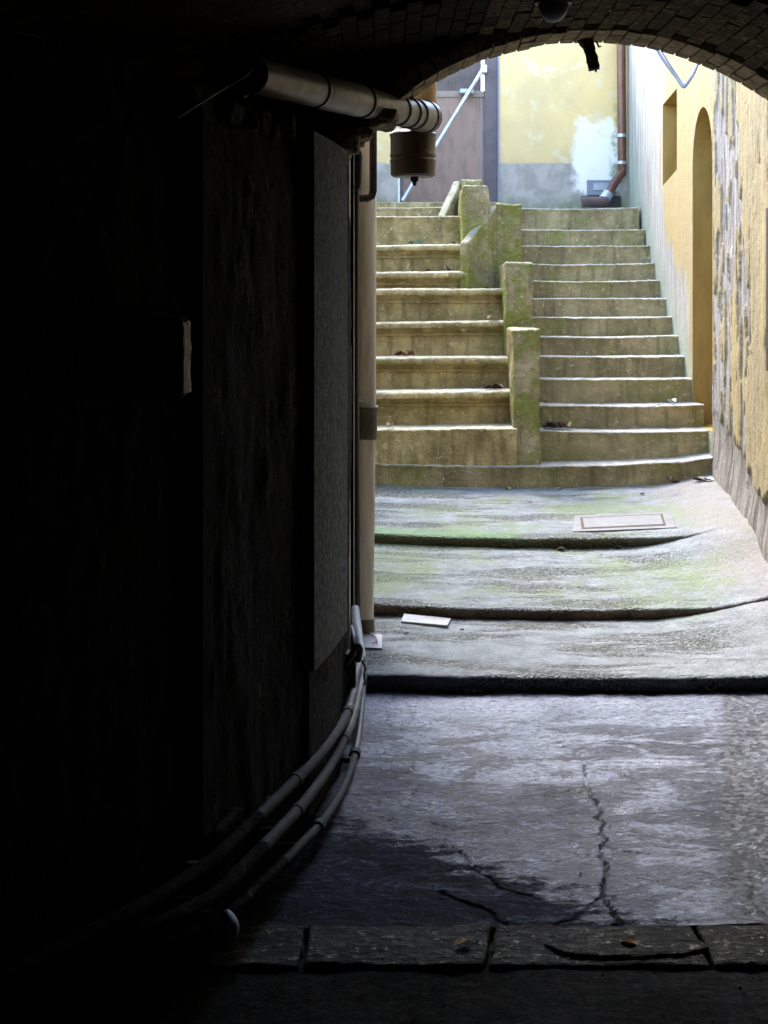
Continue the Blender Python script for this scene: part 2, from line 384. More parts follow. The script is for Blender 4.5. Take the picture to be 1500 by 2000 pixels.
# passage left wall line (X as function of Y) and right side walls
LW = [(-3, -2.6), (0, -2.35), (1, -1.9), (2, -1.3), (2.9, -.76), (3.4, -.53), (3.75, -.432), (4.2, -.335), (4.8, -.222), (5.33, -.155), (5.8, -.137), (6.45, -.142)]
def interp(tab, y):
    if y <= tab[0][0]: return tab[0][1]
    for (a, b), (c, d) in zip(tab, tab[1:]):
        if y <= c: return b+(d-b)*(y-a)/(c-a)
    return tab[-1][1]
def lw(y): return (interp(LW, y-.12)+interp(LW, y)+interp(LW, y+.12))/3
RW = [(-3, 1.95), (6.3, 1.93), (8.2, 2.05), (10.3, 2.235), (10.5, 2.25), (13.9, 2.27), (15.2, 2.385)]
def rw(y): return interp(RW, y)

# ---------------------------------------------------------------- ramps
DISH = lambda x: .024*((x-.95)/1.0)**2-.012
ST = [  # front Y, front z, slope, riser
    dict(y=6.36, z=.075, s=.02, h=.076), dict(y=7.40, z=.187, s=.075, h=.062), dict(y=8.66, z=.315, s=.05, h=.066)]
# recompute from picture rows (front edge rows at mid x ~1100 : 1325, 1190, 1050)
for d, py in zip(ST, (1325, 1190, 1051)): d['z'] = zz(py, d['y'])-DISH(.9)
def front_y(k, x): return ST[k]['y']+.05*((x-.9)/1.1)**2*(1 if k else .2)
def grid(name, mat, nx, ny, fn, kind='structure', parent=None, attrs=None):
    vs = []; A = {a: [] for a in (attrs or ())}
    for j in range(ny+1):
        for i in range(nx+1):
            r = fn(i/nx, j/ny)
            if attrs:
                vs.append(tuple(r[0]))
                for a, v in zip(attrs, r[1:]): A[a].append(v)
            else: vs.append(tuple(r))
    fs = [(j*(nx+1)+i, j*(nx+1)+i+1, (j+1)*(nx+1)+i+1, (j+1)*(nx+1)+i) for j in range(ny) for i in range(nx)]
    me = bpy.data.meshes.new(name); me.from_pydata(vs, [], fs); me.materials.append(mat)
    for a in A:
        at = me.attributes.new(a, 'FLOAT', 'POINT'); at.data.foreach_set('value', A[a])
    for p in me.polygons: p.use_smooth = True
    me.update()
    o = bpy.data.objects.new(name, me); COL.objects.link(o)
    if parent:
        o.parent = parent; me.transform(Matrix.Translation(-parent.location))
    if kind: o['kind'] = kind
    return o
def ramp(k):
    d = ST[k]; yb = (ST[k+1]['y'] if k < 2 else 10.42)+.14; nriser = 7
    def fn(u, v):
        x0 = -1.6 if k else -.6
        X = x0+u*(rw(7 if k == 0 else 9)+.12-x0)
        yf = front_y(k, X)
        R = 10/90.0
        edge = fbm(X*5, k*7.3)*.006
        fade = sm(rw(yf)-.1, rw(yf)-.75, X) if k else 1.0
        if v < R:      # riser with rounded nose
            q = v/R
            prof = [(0.045, -.11), (.03, -.07), (.014, -.05), (.006, -.035), (.0, -.022), (.0, -.014), (.003, -.007), (.008, -.003), (.016, -.001), (.03, 0), (.04, 0)]
            i = min(int(q*10), 9); t = q*10-i
            dy = prof[i][0]*(1-t)+prof[i+1][0]*t; dz = (prof[i][1]*(1-t)+prof[i+1][1]*t)
            Y = yf+dy; base = d['z']
        else:
            q = (v-R)/(1-R); Y = yf+.04+q*(yb-yf-.04); dz = 0; base = d['z']+d['s']*(Y-yf-.04)
        z = base+DISH(X)*(1 if k else .6)+dz+edge
        z += .06*sm(rw(Y)-.42, rw(Y)+.05, X)*(1 if k else .6)
        # the lower ramp swells up to meet the next one near the right wall
        if k < 2:
            z += (ST[k+1]['h']*.95)*(1-sm(rw(Y)-.15, rw(Y)-.75, X))*sm(.55, .06, ST[k+1]['y']-Y)
        z += fbm(X*3, Y*3, k)*.008+fbm(X*14, Y*14, k)*.0035
        return (X, Y, z)
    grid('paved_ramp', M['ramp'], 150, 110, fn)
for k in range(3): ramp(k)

# ---------------------------------------------------------------- passage floor with real cracks and a joint row of threshold stones
CR = [(1138, 1495), (1150, 1535), (1168, 1570), (1172, 1600), (1178, 1650), (1172, 1672), (1186, 1700), (1180, 1740), (1196, 1770), (1212, 1795), (1190, 1803)]
CR = [((px-CX)/F*(1.6*F/(py-CY)), 1.6*F/(py-CY)) for px, py in CR]
CR2 = [(860, 1735), (905, 1755), (955, 1772), (985, 1800)]
CR2 = [((px-CX)/F*(1.6*F/(py-CY)), 1.6*F/(py-CY)) for px, py in CR2]
def topix(L): return [((px-CX)/F*(1.6*F/(py-CY)), 1.6*F/(py-CY)) for px, py in L]
CRX = [topix(L) for L in ([(1178, 1650), (1215, 1662), (1262, 1668)], [(700, 1512), (760, 1505), (800, 1512), (806, 1495)], [(1160, 1558), (1120, 1540), (1080, 1548)],
   [(1186, 1745), (1150, 1762), (1120, 1790), (1080, 1802)], [(900, 1660), (935, 1700), (1000, 1735), (1060, 1752)], [(1290, 1500), (1340, 1497), (1400, 1490)], [(820, 1600), (870, 1612), (905, 1608)])]
def seg_d(p, a, b):
    ax, ay = a; bx, by = b; dx, dy = bx-ax, by-ay; t = max(0, min(1, ((p[0]-ax)*dx+(p[1]-ay)*dy)/(dx*dx+dy*dy)))
    return math.hypot(p[0]-ax-t*dx, p[1]-ay-t*dy)
def crack(x, y, line, wd, dp):
    x += fbm(x*14, y*14)*.03
    if x < min(q[0] for q in line)-.1 or x > max(q[0] for q in line)+.1 or y < min(q[1] for q in line)-.1 or y > max(q[1] for q in line)+.1: return 0
    d = min(seg_d((x, y), a, b) for a, b in zip(line, line[1:]))
    return -dp*(1-sm(wd*.4, wd, d))
YT0, YT1 = 3.735, 3.985       # threshold stone row
def ffn(y0, y1, extra):
    def fn(u, v):
        Y = y0+v*(y1-y0); x0 = lw(Y)-.1; X = x0+u*(1.98-x0)
        z = fbm(X*1.3, Y*1.3)*.012+fbm(X*6, Y*9, 3)*.010+fbm(X*20, Y*34, 5)*.008*(.35+.65*sm(-.25, .25, fbm(X*1.7, Y*2.4, 9)))
        rough_zone = sm(0.0, .08, X-.22*Y+fbm(X*4, Y*4)*.05)
        z += rough_zone*(fbm(X*28, Y*28, 8)*.010)
        z += -.012*sm(4.9, 4.5, Y+X*.95+fbm(X*3, Y*3)*.15)
        if extra: z += crack(X, Y, CR, .007, .016)+crack(X, Y, CR2, .007, .012)+sum(crack(X, Y, L, .005, .007) for L in CRX)
        if y1 > 6: z = z*1+.0*Y
        return (X, Y, z)
    return fn
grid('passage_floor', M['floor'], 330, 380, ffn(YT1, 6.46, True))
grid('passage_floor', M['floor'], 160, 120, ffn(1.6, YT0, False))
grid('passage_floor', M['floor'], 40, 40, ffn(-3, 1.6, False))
# stones of the threshold
row = thing('stone_threshold', (.6, 3.86, 0), 'row of dark chiselled stones set across the passage floor', 'threshold')
bounds = [-.50, -.2, .285, .80, 1.235, 1.97]
MB().box(-.6, 1.97, YT0, YT1, -.14, -.035).build('mortar_bed', M['mortar'], row)
random.seed(3)
for i in range(len(bounds)-1):
    a, b = bounds[i], bounds[i+1]
    sk = -.04 if i == 2 else 0.0; sk0 = -.04 if i == 3 else 0
    sk, sk0 = {1: (.03, -.03), 2: (0.0, .03)}.get(i, (0, 0))
    m = MB(); g = .007
    p = [(a+g-sk0*0+(-.035 if i == 2 else 0), YT0+.006), (b-g+(-.035 if i == 1 else 0), YT0+.006), (b-g, YT1-.006), (a+g, YT1-.006)]
    m.prism([(x, y, -.1) for x, y in p], (0, 0, .102+random.uniform(-.004, .005)))
    o = m.build('stone', M['threshold'], row, bevel=.008); roughen(o, .006, 9, .022, .004)

lens = [(1062, 1848), (1075, 1833), (1130, 1826), (1215, 1824), (1300, 1830), (1372, 1842), (1385, 1856), (1340, 1868), (1240, 1874), (1130, 1872), (1085, 1862)]
lens = [((px-CX)/F*(1.6*F/(py-CY)), 1.6*F/(py-CY)) for px, py in lens]
o = MB().prism([(x, y, -.02) for x, y in lens], (0, 0, .030)).build('stone', M['threshold'], row, bevel=.006); roughen(o, .004, 12, .03, .003)
# ---------------------------------------------------------------- vaulted passage
psg = thing('vaulted_passage', (.9, 6.4, 0), 'dark vaulted passage with brick soffit and sooty walls framing the stair', 'passage')
WALL_TOP = EYE+.55
def lwall(u, v):
    Y = -2.6+u*9.08; z = -.25+v*(WALL_TOP+.25)
    t = sm(WALL_TOP-.25, WALL_TOP, z)
    X = lw(Y)-t*.03
    rg = fbm(Y*2.2, z*1.0, 2)*.03+abs(fbm(Y*7, z*2.6, 4))*.035*(1 if Y < 4.5 else .5)+fbm(Y*26, z*12, 4)*.006
    corner = sm(6.47, 6.3, Y)
    X += rg*(.3+.7*corner)
    if Y < 3.76: X -= .03*sm(3.76, 3.70, Y)
    return (X, Y, z)
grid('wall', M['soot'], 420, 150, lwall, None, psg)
# outer end of left wall (faces the stairs) and its top ledge
MB().box(-2.2, -.145, 6.46, 6.62, -.3, 3.2).build('wall_end', M['left_wall'], psg)
def ledge(u, v):
    Y = -2.6+u*9.08; X = lw(Y)-.028-v*1.6
    z = WALL_TOP+.05*v+fbm(X*5, Y*5, 1)*.03*min(1, v*6+.3)
    return (X, Y, z)
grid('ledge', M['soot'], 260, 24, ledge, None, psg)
# right wall of the passage
grid('wall', M['soot_far'], 160, 60, lambda u, v: (1.94+fbm(u*20, v*7)*.02, -2.6+u*9.1, -.25+v*2.9), None, psg)
# barrel vault: circle through the arch seen in the photograph
ZC, RV, XC = EYE-.172, 1.285, .856
def vault(u, v):
    Y = -2.6+v*8.86
    if u < .62:
        t = u/.62; x = -1.7-.6*sm(4.6, 2, Y)+(XC+1.7+.6*sm(4.6, 2, Y))*t; z = ZC+RV-4.0+math.sqrt(16-(x-XC)**2)
    else:
        t = (u-.62)/.38; a = t*math.asin((1.95-XC)/RV); x = XC+math.sin(a)*RV; z = ZC+math.cos(a)*RV
    z += .045+fbm(x*1.3, Y*3)*.02+fbm(x*12, Y*14, 2)*.012
    return (x, Y, z)
grid('vault', M['mortar'], 200, 240, vault, None, psg)
# vault bricks near the mouth (rows run with the axis)
random.seed(11)
def brick_block(a0, a1, y0, y1, dr):
    vs = []
    for rr in (RV+dr, RV+.07):
        for (a, y) in ((a0, y0), (a1, y0), (a1, y1), (a0, y1)):
            vs.append((XC+math.sin(a)*rr, y, ZC+math.cos(a)*rr))
    return MB().add(vs, [(0, 1, 2, 3), (4, 7, 6, 5), (0, 4, 5, 1), (1, 5, 6, 2), (2, 6, 7, 3), (3, 7, 4, 0)])
nA = 40; aL, aR = -.90, 1.0
cnt = 0
for i in range(nA):                       # ring of the mouth
    a0 = aL+(aR-aL)*i/nA; a1 = aL+(aR-aL)*(i+1)/nA
    y1 = 6.47+random.uniform(-.003, .003)
    for ln in ((.10, .19) if i % 2 else (.19, .10)):
        y0 = y1-ln+random.uniform(-.006, .006); g = .0012+random.random()*.0012
        o = brick_block(a0+g, a1-g, y0+.002, y1-.002, random.gauss(0, .0015)).build('brick', M['brick'], psg, bevel=.004)
        roughen(o, .003, 10, .05, .0012); y1 = y0
m = MB(); N = 40                           # core of the ring
for i in range(N):
    a0 = -.92+1.95*i/N; a1 = -.92+1.95*(i+1)/N
    p = [(XC+math.sin(a)*r, 6.19, ZC+math.cos(a)*r) for a, r in ((a0, RV+.02), (a1, RV+.02), (a1, RV+.5), (a0, RV+.5))]
    m.prism(p, (0, .29, 0))
m.build('arch_ring', M['mortar'], psg)
# bricks of the inner vault
def vpt(q, Y, dr):            # q = arc length from the crown, negative to the left
    r = 4.0 if q < 0 else RV; a = q/r; zc = ZC+RV-r
    return (XC+math.sin(a)*(r+dr), Y, zc+math.cos(a)*(r+dr))
for j in range(4):
    yb_ = 6.185-j*.2
    for i in range(-25, 21):
        off = .1 if i % 2 else 0; q0 = i*.06; q1 = q0+.06
        y1 = yb_-off; y0 = y1-.195; g = .0015; dr = random.gauss(.004, .0025)
        vs = [vpt(q, y, d) for d in (.004+dr, .09) for q, y in ((q0+g, y0), (q1-g, y0), (q1-g, y1), (q0+g, y1))]
        o = MB().add(vs, [(0, 1, 2, 3), (4, 7, 6, 5), (0, 4, 5, 1), (1, 5, 6, 2), (2, 6, 7, 3), (3, 7, 4, 0)]).build('brick', M['black_brick' if q0 < -.55+.1*random.random() else 'inner_brick'], psg, bevel=.004)
        roughen(o, .004, 10, .06, .0015); cnt += 1
# corner rubble where vault meets the left jamb
random.seed(5)
for i in range(9):
    t = i/8; px = 640+t*130; py = 318-t*95; D = 6.0+random.uniform(0, .35)
    c = W(px+random.uniform(-6, 6), py-8, D)
    s_ = random.uniform(.035, .06)
    o = MB().box(c.x-s_, c.x+s_, c.y-s_*1.3, c.y+s_*1.3, c.z-s_*.5, c.z+s_*.7).build('stone', M['brick'], psg, bevel=.012)
    roughen(o, .016, 12, .03, .006)
for i in range(26):
    Y = 4.0+i*.095; s_ = random.uniform(.03, .06); x = lw(Y)-.02-s_*.55; z = WALL_TOP-.02+random.uniform(-.03, .015)
    o = MB().box(x-s_, x+s_*.8, Y-s_*1.2, Y+s_*1.2, z-s_*.7, z+s_*.4).build('stone', M['rubble'], psg, bevel=.01)
    roughen(o, .02, 11, .03, .006)
# facade over the mouth, seen from the courtyard
m = MB(); N = 40; top = 3.6
arc = [(XC+math.sin(a)*(RV+.05), ZC+math.cos(a)*(RV+.05)) for a in [-.86+1.80*i/N for i in range(N+1)]]
for (xa, za), (xb, zb) in zip(arc, arc[1:]):
    m.prism([(xa, 6.49, za), (xb, 6.49, zb), (xb, 6.49, top), (xa, 6.49, top)], (0, .15, 0))
m.box(-3.6, arc[0][0], 6.49, 6.64, arc[0][1]-.02, top); m.box(arc[-1][0], 3.2, 6.49, 6.64, arc[-1][1]-.4, top)
m.build('facade', M['facade'], psg)
MB().box(-3.6, 3.4, -3, 6.62, 3.2, 3.3).build('upper_floor', M['soot_far'], psg)
MB().box(-3.4, 3.2, -2.8, -2.6, -.3, 3.2).build('end_wall', M['soot'], psg)  # unseen closing walls added to keep the passage dark
MB().box(-3.6, -3.4, -2.8, 6.6, -.3, 3.2).build('end_wall', M['soot'], psg)
MB().box(2.05, 2.2, -2.8, 6.49, -.3, 3.2).build('end_wall', M['soot'], psg)

# boards and patches on the left wall
def on_wall(y, out): 
    e = .02; t = Vector((lw(y+e)-lw(y-e), 2*e, 0)).normalized(); n = Vector((t.y, -t.x, 0))
    return Vector((lw(y), y, 0))+n*out
def wall_strip(y0, y1, z0, z1, out, name, mat, n=18, back=-.06):
    m = MB(); ys = [y0+(y1-y0)*i/n for i in range(n+1)]
    F_ = [on_wall(y, out) for y in ys]; B_ = [on_wall(y, back) for y in ys]
    vs = []
    for p, q in zip(F_, B_): vs += [(p.x, p.y, z0), (p.x, p.y, z1), (q.x, q.y, z1), (q.x, q.y, z0)]
    fs = [(0, 1, 2, 3), (4*n+3, 4*n+2, 4*n+1, 4*n)]
    for i in range(n):
        for k in range(4): fs.append((4*i+k, 4*i+4+k, 4*i+4+(k+1) % 4, 4*i+(k+1) % 4))
    return m.add(vs, fs).build(name, mat, psg)
wall_strip(4.63, 5.22, zz(1285, 4.8), WALL_TOP-.02, .045, 'board', M['pilaster'])
wall_strip(4.66, 5.14, .05, zz(1285, 4.8)-.01, .022, 'patch', M['soot_far'])
wall_strip(3.70, 3.77, zz(1640, 3.7), WALL_TOP-.05, .012, 'batten', M['soot'], 3)
wall_strip(3.77, 3.95, zz(1648, 3.7), zz(1640, 3.7), .03, 'ledge', M['soot_far'], 3)
# pale strip painting the sliver of light on the dark wall
p0 = on_wall(3.50, .0)
zt, zb = zz(628, 3.5), zz(768, 3.5)
MB().box(-.56, -.456, 3.443, 3.572, zb-.01, zt+.01).build('stone', M['soot'], psg, bevel=.004)
o = MB().prism([(-.456, 3.446, zb), (-.449, 3.446, zb), (-.449, 3.572, zb), (-.456, 3.572, zb)], (0, 0, zt-zb)).build('chipped_stone', M['pale_stone'], psg, bevel=.002)
o['label'] = 'pale chipped stone edge catching the light'
roughen(o, .004, 30, .02, .003)

# ---------------------------------------------------------------- building on the right of the court
rb = thing('yellow_side_building', (2.4, 10.5, 0), 'flaking yellow building with arched doorway and window niche along right side', 'building')
TOPR = 4.3
def drel(y, z):     # dado line: follows the ramp
    return .82+.20*(y-8.6)*.9
def nearwall(u, v):
    Y = 6.3+u*4.2; z = -.2+v*4.5
    X = rw(Y)
    pe = fbm(Y*2.2, z*.8, 11)*1.2+fbm(Y*8, z*2.6, 12, 5)*.9
    px = CX+F*X/Y
    bias = .42*sm(1470, 1415, px)-.16*sm(1440, 1480, px)-.30
    pk = sm(-.06, .06, pe+bias+.05)
    dd = zz(800, 10.4)+(zz(935, 8.6)-zz(800, 10.4))*(10.4-Y)/1.8
    da = sm(.02, -.02, z-dd+fbm(Y*5, z*2, 4)*.22)
    flake = (1-pk)*(1-da)
    X += -.016*flake-.006*(1-sm(.3, .0, abs(pk-.5)))*(1-da)
    X += fbm(Y*3, z*1.2, 5)*.022+fbm(Y*14, z*6, 6)*.006+fbm(Y*40, z*20, 7)*.003
    X -= .035*sm(.42, .0, z-.22-.05*(Y-6.36))**2
    return (X, Y, z), pk, da
grid('wall', M['right_near'], 300, 400, nearwall, None, rb, attrs=('peel', 'dado'))
# near wall end (returns into the doorway)
MB().box(2.30, 3.0, 10.30, 10.49, -.2, TOPR).build('door_jamb', M['right_near'], rb)
# far part with an arched doorway and a window niche, cut as real openings
def panel_with_holes(outline, holes, mapf, depth, mat, parent, back_mat):
    bm = bmesh.new()
    def loop(pts): 
        vs = [bm.verts.new((s, z, 0)) for s, z in pts]; return [bm.edges.new((vs[i], vs[(i+1) % len(vs)])) for i in range(len(vs))]
    es = loop(outline)
    for h in holes: es += loop(h)
    bmesh.ops.triangle_fill(bm, edges=es, use_beauty=True, use_dissolve=False)
    vs = [mapf(v.co.x, v.co.y, 0) for v in bm.verts]; bm.verts.index_update()
    fs = [tuple(v.index for v in f.verts) for f in bm.faces]; bm.free()
    MB().add(vs, fs).build('wall', mat, parent)
    for h, dp, nm in zip(holes, depth, ('doorway', 'window_niche')):
        n = len(h); m = MB()
        vs = [mapf(s, z, 0) for s, z in h]+[mapf(s, z, dp) for s, z in h]
        m.add(vs, [(i, (i+1) % n, n+(i+1) % n, n+i) for i in range(n)])
        m.build(nm, M['niche_paint'], parent)
        MB().add([mapf(s, z, dp-.001) for s, z in h], [tuple(range(n))]).build('niche_back', back_mat, parent)
M['niche_paint'] = simple('golden_yellow_render', (.36, .235, .065), .85, 0, .2, 3, .2, .004, (3, 3, .8))
def mapR(s, z, d):
    x = rw(s); return Vector((x+d, s-d*.03, z))
# doorway
dy0, dy1, dt = 10.52, 11.22, zz(212, 10.95)
cx_ = (dy0+dy1)/2; ra = (dy1-dy0)/2
door_h = [(dy0, .75), (dy1, .75), (dy1, dt-ra*1.15)]+[(cx_+ra*math.cos(a), dt-ra*1.15+ra*1.15*math.sin(a)) for a in [PI*i/18 for i in range(1, 18)]]+[(dy0, dt-ra*1.15)]
win_h = [(11.84, zz(331, 11.84)), (12.46, zz(363, 12.46)), (12.46, zz(205, 12.46)), (11.84, zz(172, 11.84))]
panel_with_holes([(10.49, -.1), (15.1, -.1), (15.1, TOPR), (10.49, TOPR)], [door_h, win_h], mapR, (.6, .35), M['right_far'], rb, M['niche_paint'])

# ---------------------------------------------------------------- steps
def step_mesh(x0, x1, yf, yb, zt, zbot, nose=0.012, lip=.0, mould=False, seed=0, x_skew=0.0, chip=.006):
    """profile of one stone tread swept along X with uneven wear"""
    if mould:
        P = [(.08, zbot), (.08, zt-.112), (.062, zt-.108), (.060, zt-.094), (.070, zt-.090), (.066, zt-.078), (.046, zt-.066), (.040, zt-.060), (.006, zt-.055),
             (-.006, zt-.044), (-.010, zt-.030), (-.007, zt-.016), (.003, zt-.005), (.018, zt), (.05, zt+.002), (.12, zt+.002), (yb-yf, zt)]
    else:
        P = [(.012, zbot), (.012, zbot+(zt-zbot)*.33), (.010, zbot+(zt-zbot)*.66), (.006, zt-.022), (.001, zt-.013), (.003, zt-.005), (.010, zt-.001), (.024, zt), (.08, zt+.001), (.15, zt+.001), (yb-yf, zt)]
    n = max(8, int((x1-x0)/.022)); k = len(P); vs = []
    for i in range(n+1):
        x = x0+(x1-x0)*i/n
        sag = -.010*math.sin(PI*i/n)*(.6+.4*math.sin(seed))
        for j, (dy, z) in enumerate(P):
            top = 1.5 if z > zt-.05 else .6
            y = yf+dy+x_skew*(x-x0)+fbm(x*4, seed*3.1, z*3)*.010+fbm(x*18, seed*1.3, z*20)*chip*top
            zz_ = z+(sag+fbm(x*3, seed*2.7, dy*5)*.006+fbm(x*22, seed, dy*20)*chip*.6)*top
            if j == k-1: y = yb
            vs.append((x, y, zz_))
    fs = [(i*k+j, i*k+j+1, (i+1)*k+j+1, (i+1)*k+j) for i in range(n) for j in range(k-1)]
    # ends and underside
    m = MB().add(vs, fs)
    for i in (0, n):
        b = i*k; o = len(m.v); m.v.append((vs[b][0], yb, zbot)); m.f.append(tuple(range(b, b+k))+(o,))
    return m
# broad bottom step across the court
bs = thing('broad_bottom_step', (.9, 10.4, .5), 'broad bottom step spanning the court below both stair flights', 'step')
ZB = zz(907, 10.36)
def wide():
    m = step_mesh(-1.6, 2.32, 10.36, 11.2, ZB, .2, seed=2.2, chip=.008)
    m.v = [(x, y+(.03*((x-.9)/1.3)**2), z+.018*((x-.95)/1.0)**2*sm(0, 1, (z-.2)/.3)+.02*sm(1.95, 2.3, x)) for x, y, z in m.v]
    return m
wide().build('step', M['step_mossy'], bs, smooth=True)
# right flight
rs = thing('long_mossy_stair', (1.6, 10.7, .55), 'long mossy stone stair of low steps between parapet and right wall', 'stair')
EDGE = [840, 790, 740, 695, 655, 618, 582, 547, 513, 479, 448, 405]
RD = [10.64+.29*i for i in range(12)]
RZ = [zz(e, d) for e, d in zip(EDGE, RD)]
for i in range(12):
    x1 = rw(RD[i])+.03; x0 = .98
    yb = RD[i]+.36 if i < 11 else 15.2
    zb = (RZ[i-1] if i else ZB)-.06
    if i == 0: x1 = 2.33
    step_mesh(x0, x1, RD[i], yb, RZ[i], zb, seed=i*1.7+1, x_skew=.012*(1 if i < 4 else 0)).build('step', M['step_mossy'], rs, smooth=True)
# left flight
ls = thing('moulded_left_stair', (.3, 10.4, .55), 'ochre stone stair with moulded nosings left of the parapet', 'stair')
LE = [836, 763, 697, 626, 563, 530, 476, 422]; LD = [10.38, 10.72, 11.05, 11.36, 11.62, 11.92, 12.24, 12.60]
LR = [.90, .90, .90, .90, .905, .66, .65, .62]
LZ = [zz(e, d) for e, d in zip(LE, LD)]
for i in range(8):
    zb = (LZ[i-1] if i else ZB)-.05; yb = LD[i]+.42
    if i == 4: yb = 12.1
    if i == 7: yb = 13.55
    step_mesh(-1.6, LR[i], LD[i], yb, LZ[i], zb, mould=(1 <= i <= 6), seed=i*2.3+.7, chip=.011 if i == 0 else .006).build('step', M['step_ochre'], ls, smooth=True)
step_mesh(-1.6, .52, 13.45, 14.3, zz(404, 13.45), LZ[7]-.05, seed=31, x_skew=0).build('step', M['step_mossy'], ls, smooth=True)
# rubble core under both flights so nothing floats
m = MB()
for i in range(1, 12): m.box(-1.5, 2.1, RD[i]+.12, 15.3, (RZ[i-1])-.3, RZ[i]-.16)
tag(m.build('stair_core', M['earth']), kind='structure')
tag(MB().box(-1.6, 2.45, 14.1, 15.3, 1.9, RZ[11]-.005 if RZ[11] > 1.95 else 2.0).build('top_landing', M['step_mossy']), kind='structure')

# ---------------------------------------------------------------- parapet
pp = thing('stepped_parapet', (.97, 10.5, .55), 'mossy stepped stone parapet dividing the two stair flights', 'parapet')
def block(x0, x1, y0, y1, z0, z1, x0b=None, x1b=None):
    x0b = x0 if x0b is None else x0b; x1b = x1 if x1b is None else x1b
    m = MB().prism([(x0, y0, z0), (x1, y0, z0), (x1b, y1, z0), (x0b, y1, z0)], (0, 0, z1-z0))
    o = m.build('block', M['parapet'], pp, bevel=.016); roughen(o, .014, 6, .03, .007); return o
P1t, P2t, P3t = zz(643, 10.42), zz(513, 11.25), zz(398, 12.2)
block(xx(1001, 10.42), xx(1054, 10.42), 10.42, 11.30, ZB-.03, P1t, .895, 1.10)
block(xx(987, 11.25), xx(1041, 11.25), 11.25, 12.25, P1t-.25, P2t, .91, 1.13)
block(xx(968, 12.2), xx(1019, 12.2), 12.2, 13.9, P2t-.3, P3t, .93, 1.15)
# wing closing the lower left flight: sloping top, stands on the fifth tread
def wing(a, b, za, zb_, zbot, th):
    a = Vector(a); b = Vector(b); n = Vector((b.y-a.y, -(b.x-a.x))).normalized()*(-th)
    pts = [(a.x, a.y, zbot), (b.x, b.y, zbot), (b.x, b.y, zb_), (a.x, a.y, za)]
    o = MB().prism(pts, (n.x, n.y, 0)).build('block', M['parapet'], pp, bevel=.014); roughen(o, .007, 6, .035, .003)
wing((xx(914, 11.9), 11.9), (.90, 12.21), zz(474, 11.9), zz(402, 12.2), zz(575, 11.85), .08)
P4t = zz(362, 12.1); P5t = zz(348, 13.1)
block(xx(903, 12.06), xx(955, 12.06), 12.06, 13.2, zz(560, 12.0), P4t, .64, .85)
block(xx(899, 13.25), xx(942, 13.25), 13.25, 14.2, LZ[7]-.1, P5t)
wing((xx(870, 12.85), 12.85), (xx(900, 13.27), 13.27), zz(420, 12.85), zz(352, 13.25), LZ[7]-.05, .07)

# ---------------------------------------------------------------- house at the back, with its door
bh = thing('back_house', (1.2, 15.1, 2.5), 'pale yellow house with grey dado closing the top of the stairs', 'building')
DX0, DX1, DZ0, DZ1 = xx(777, 15), xx(973, 15), zz(396, 15), 4.3
m = MB(); m.box(-3.2, DX0, 15, 15.3, 1.2, 4.45); m.box(DX1, 3.2, 15, 15.3, 1.2, 4.45); m.box(DX0, DX1, 15, 15.3, DZ1, 4.45); m.box(DX0, DX1, 15, 15.3, 1.2, DZ0)
m.build('wall', M['back_wall'], bh)
MB().box(DX0-.22, DX1+.02, 14.72, 15.0, DZ0-.3, DZ0-.012).build('threshold', M['step_ochre'], bh, bevel=.01)
fr = MB(); fr.box(DX1-.13, DX1, 15.02, 15.12, DZ0, DZ1-.001).box(DX0, DX0+.05, 15.02, 15.12, DZ0, DZ1-.001)
fr.build('door_frame', M['door_frame'], bh)
MB().box(DX1-.004, DX1+.012, 14.985, 15.06, DZ0, DZ1).build('door_trim', M['white_paint'], bh)
dd_ = MB().box(DX0+.05, DX1-.13, 15.06, 15.10, DZ0+.01, zz(188, 15)).build('door', M['door'], bh)
MB().box(DX0+.052, DX1-.132, 15.045, 15.10, zz(188, 15), zz(176, 15)).build('rail', M['grille'], dd_)
MB().box(DX0+.052, DX1-.16, 15.085, 15.1, zz(176, 15), DZ1-.005).build('grille_panel', M['grille'], dd_)
m = MB(); x = DX0+.06
while x < DX1-.17:
    m.box(x, x+.008, 15.068, 15.084, zz(176, 15), DZ1-.01); x += .022
o = m.build('grille', M['door_frame'], dd_); o['kind'] = 'stuff'
MB().box(xx(942, 15)-.012, xx(942, 15), 15.052, 15.06, DZ0+.02, zz(190, 15)).build('edge_strip', M['white_paint'], dd_)
MB().box(DX0-.0, DX0+.02, 15.0, 15.018, DZ0, DZ0+.35).build('kick_trim', M['steel'], dd_)
# white meter hatch in the patch of lime
MB().box(xx(1146, 15), xx(1200, 15), 14.97, 15.02, zz(382, 15), zz(352, 15)).build('meter_box', M['white_paint'], bh, bevel=.006)
MB().box(xx(1158, 15), xx(1188, 15), 14.962, 14.972, zz(372, 15), zz(358, 15)).build('meter_hatch', M['pale_conduit'], bh, bevel=.003)
MB().box(xx(1136, 15), xx(1212, 15), 14.985, 15.0, zz(404, 15), zz(383, 15)).build('dark_opening', M['black'], bh)
# slanting steel bar across the door
bar = thing('security_bar', W(862, 260, 14.85), 'slanting bright steel bar across the mauve door', 'bar')
MB().tube([W(947, 128, 14.9), W(786, 392, 14.8)], .020, 12).build('tube', M['steel'], bar, smooth=True)
c = W(912, 177, 14.9); MB().box(c.x-.065, c.x+.065, 14.92, 15.045, c.z-.018, c.z+.022).build('bracket', M['pale_conduit'], bar, bevel=.004)
c = W(945, 133, 14.9); MB().box(c.x-.03, c.x+.03, 14.88, 15.07, c.z-.045, c.z+.03).build('bracket', M['steel'], bar, bevel=.004)

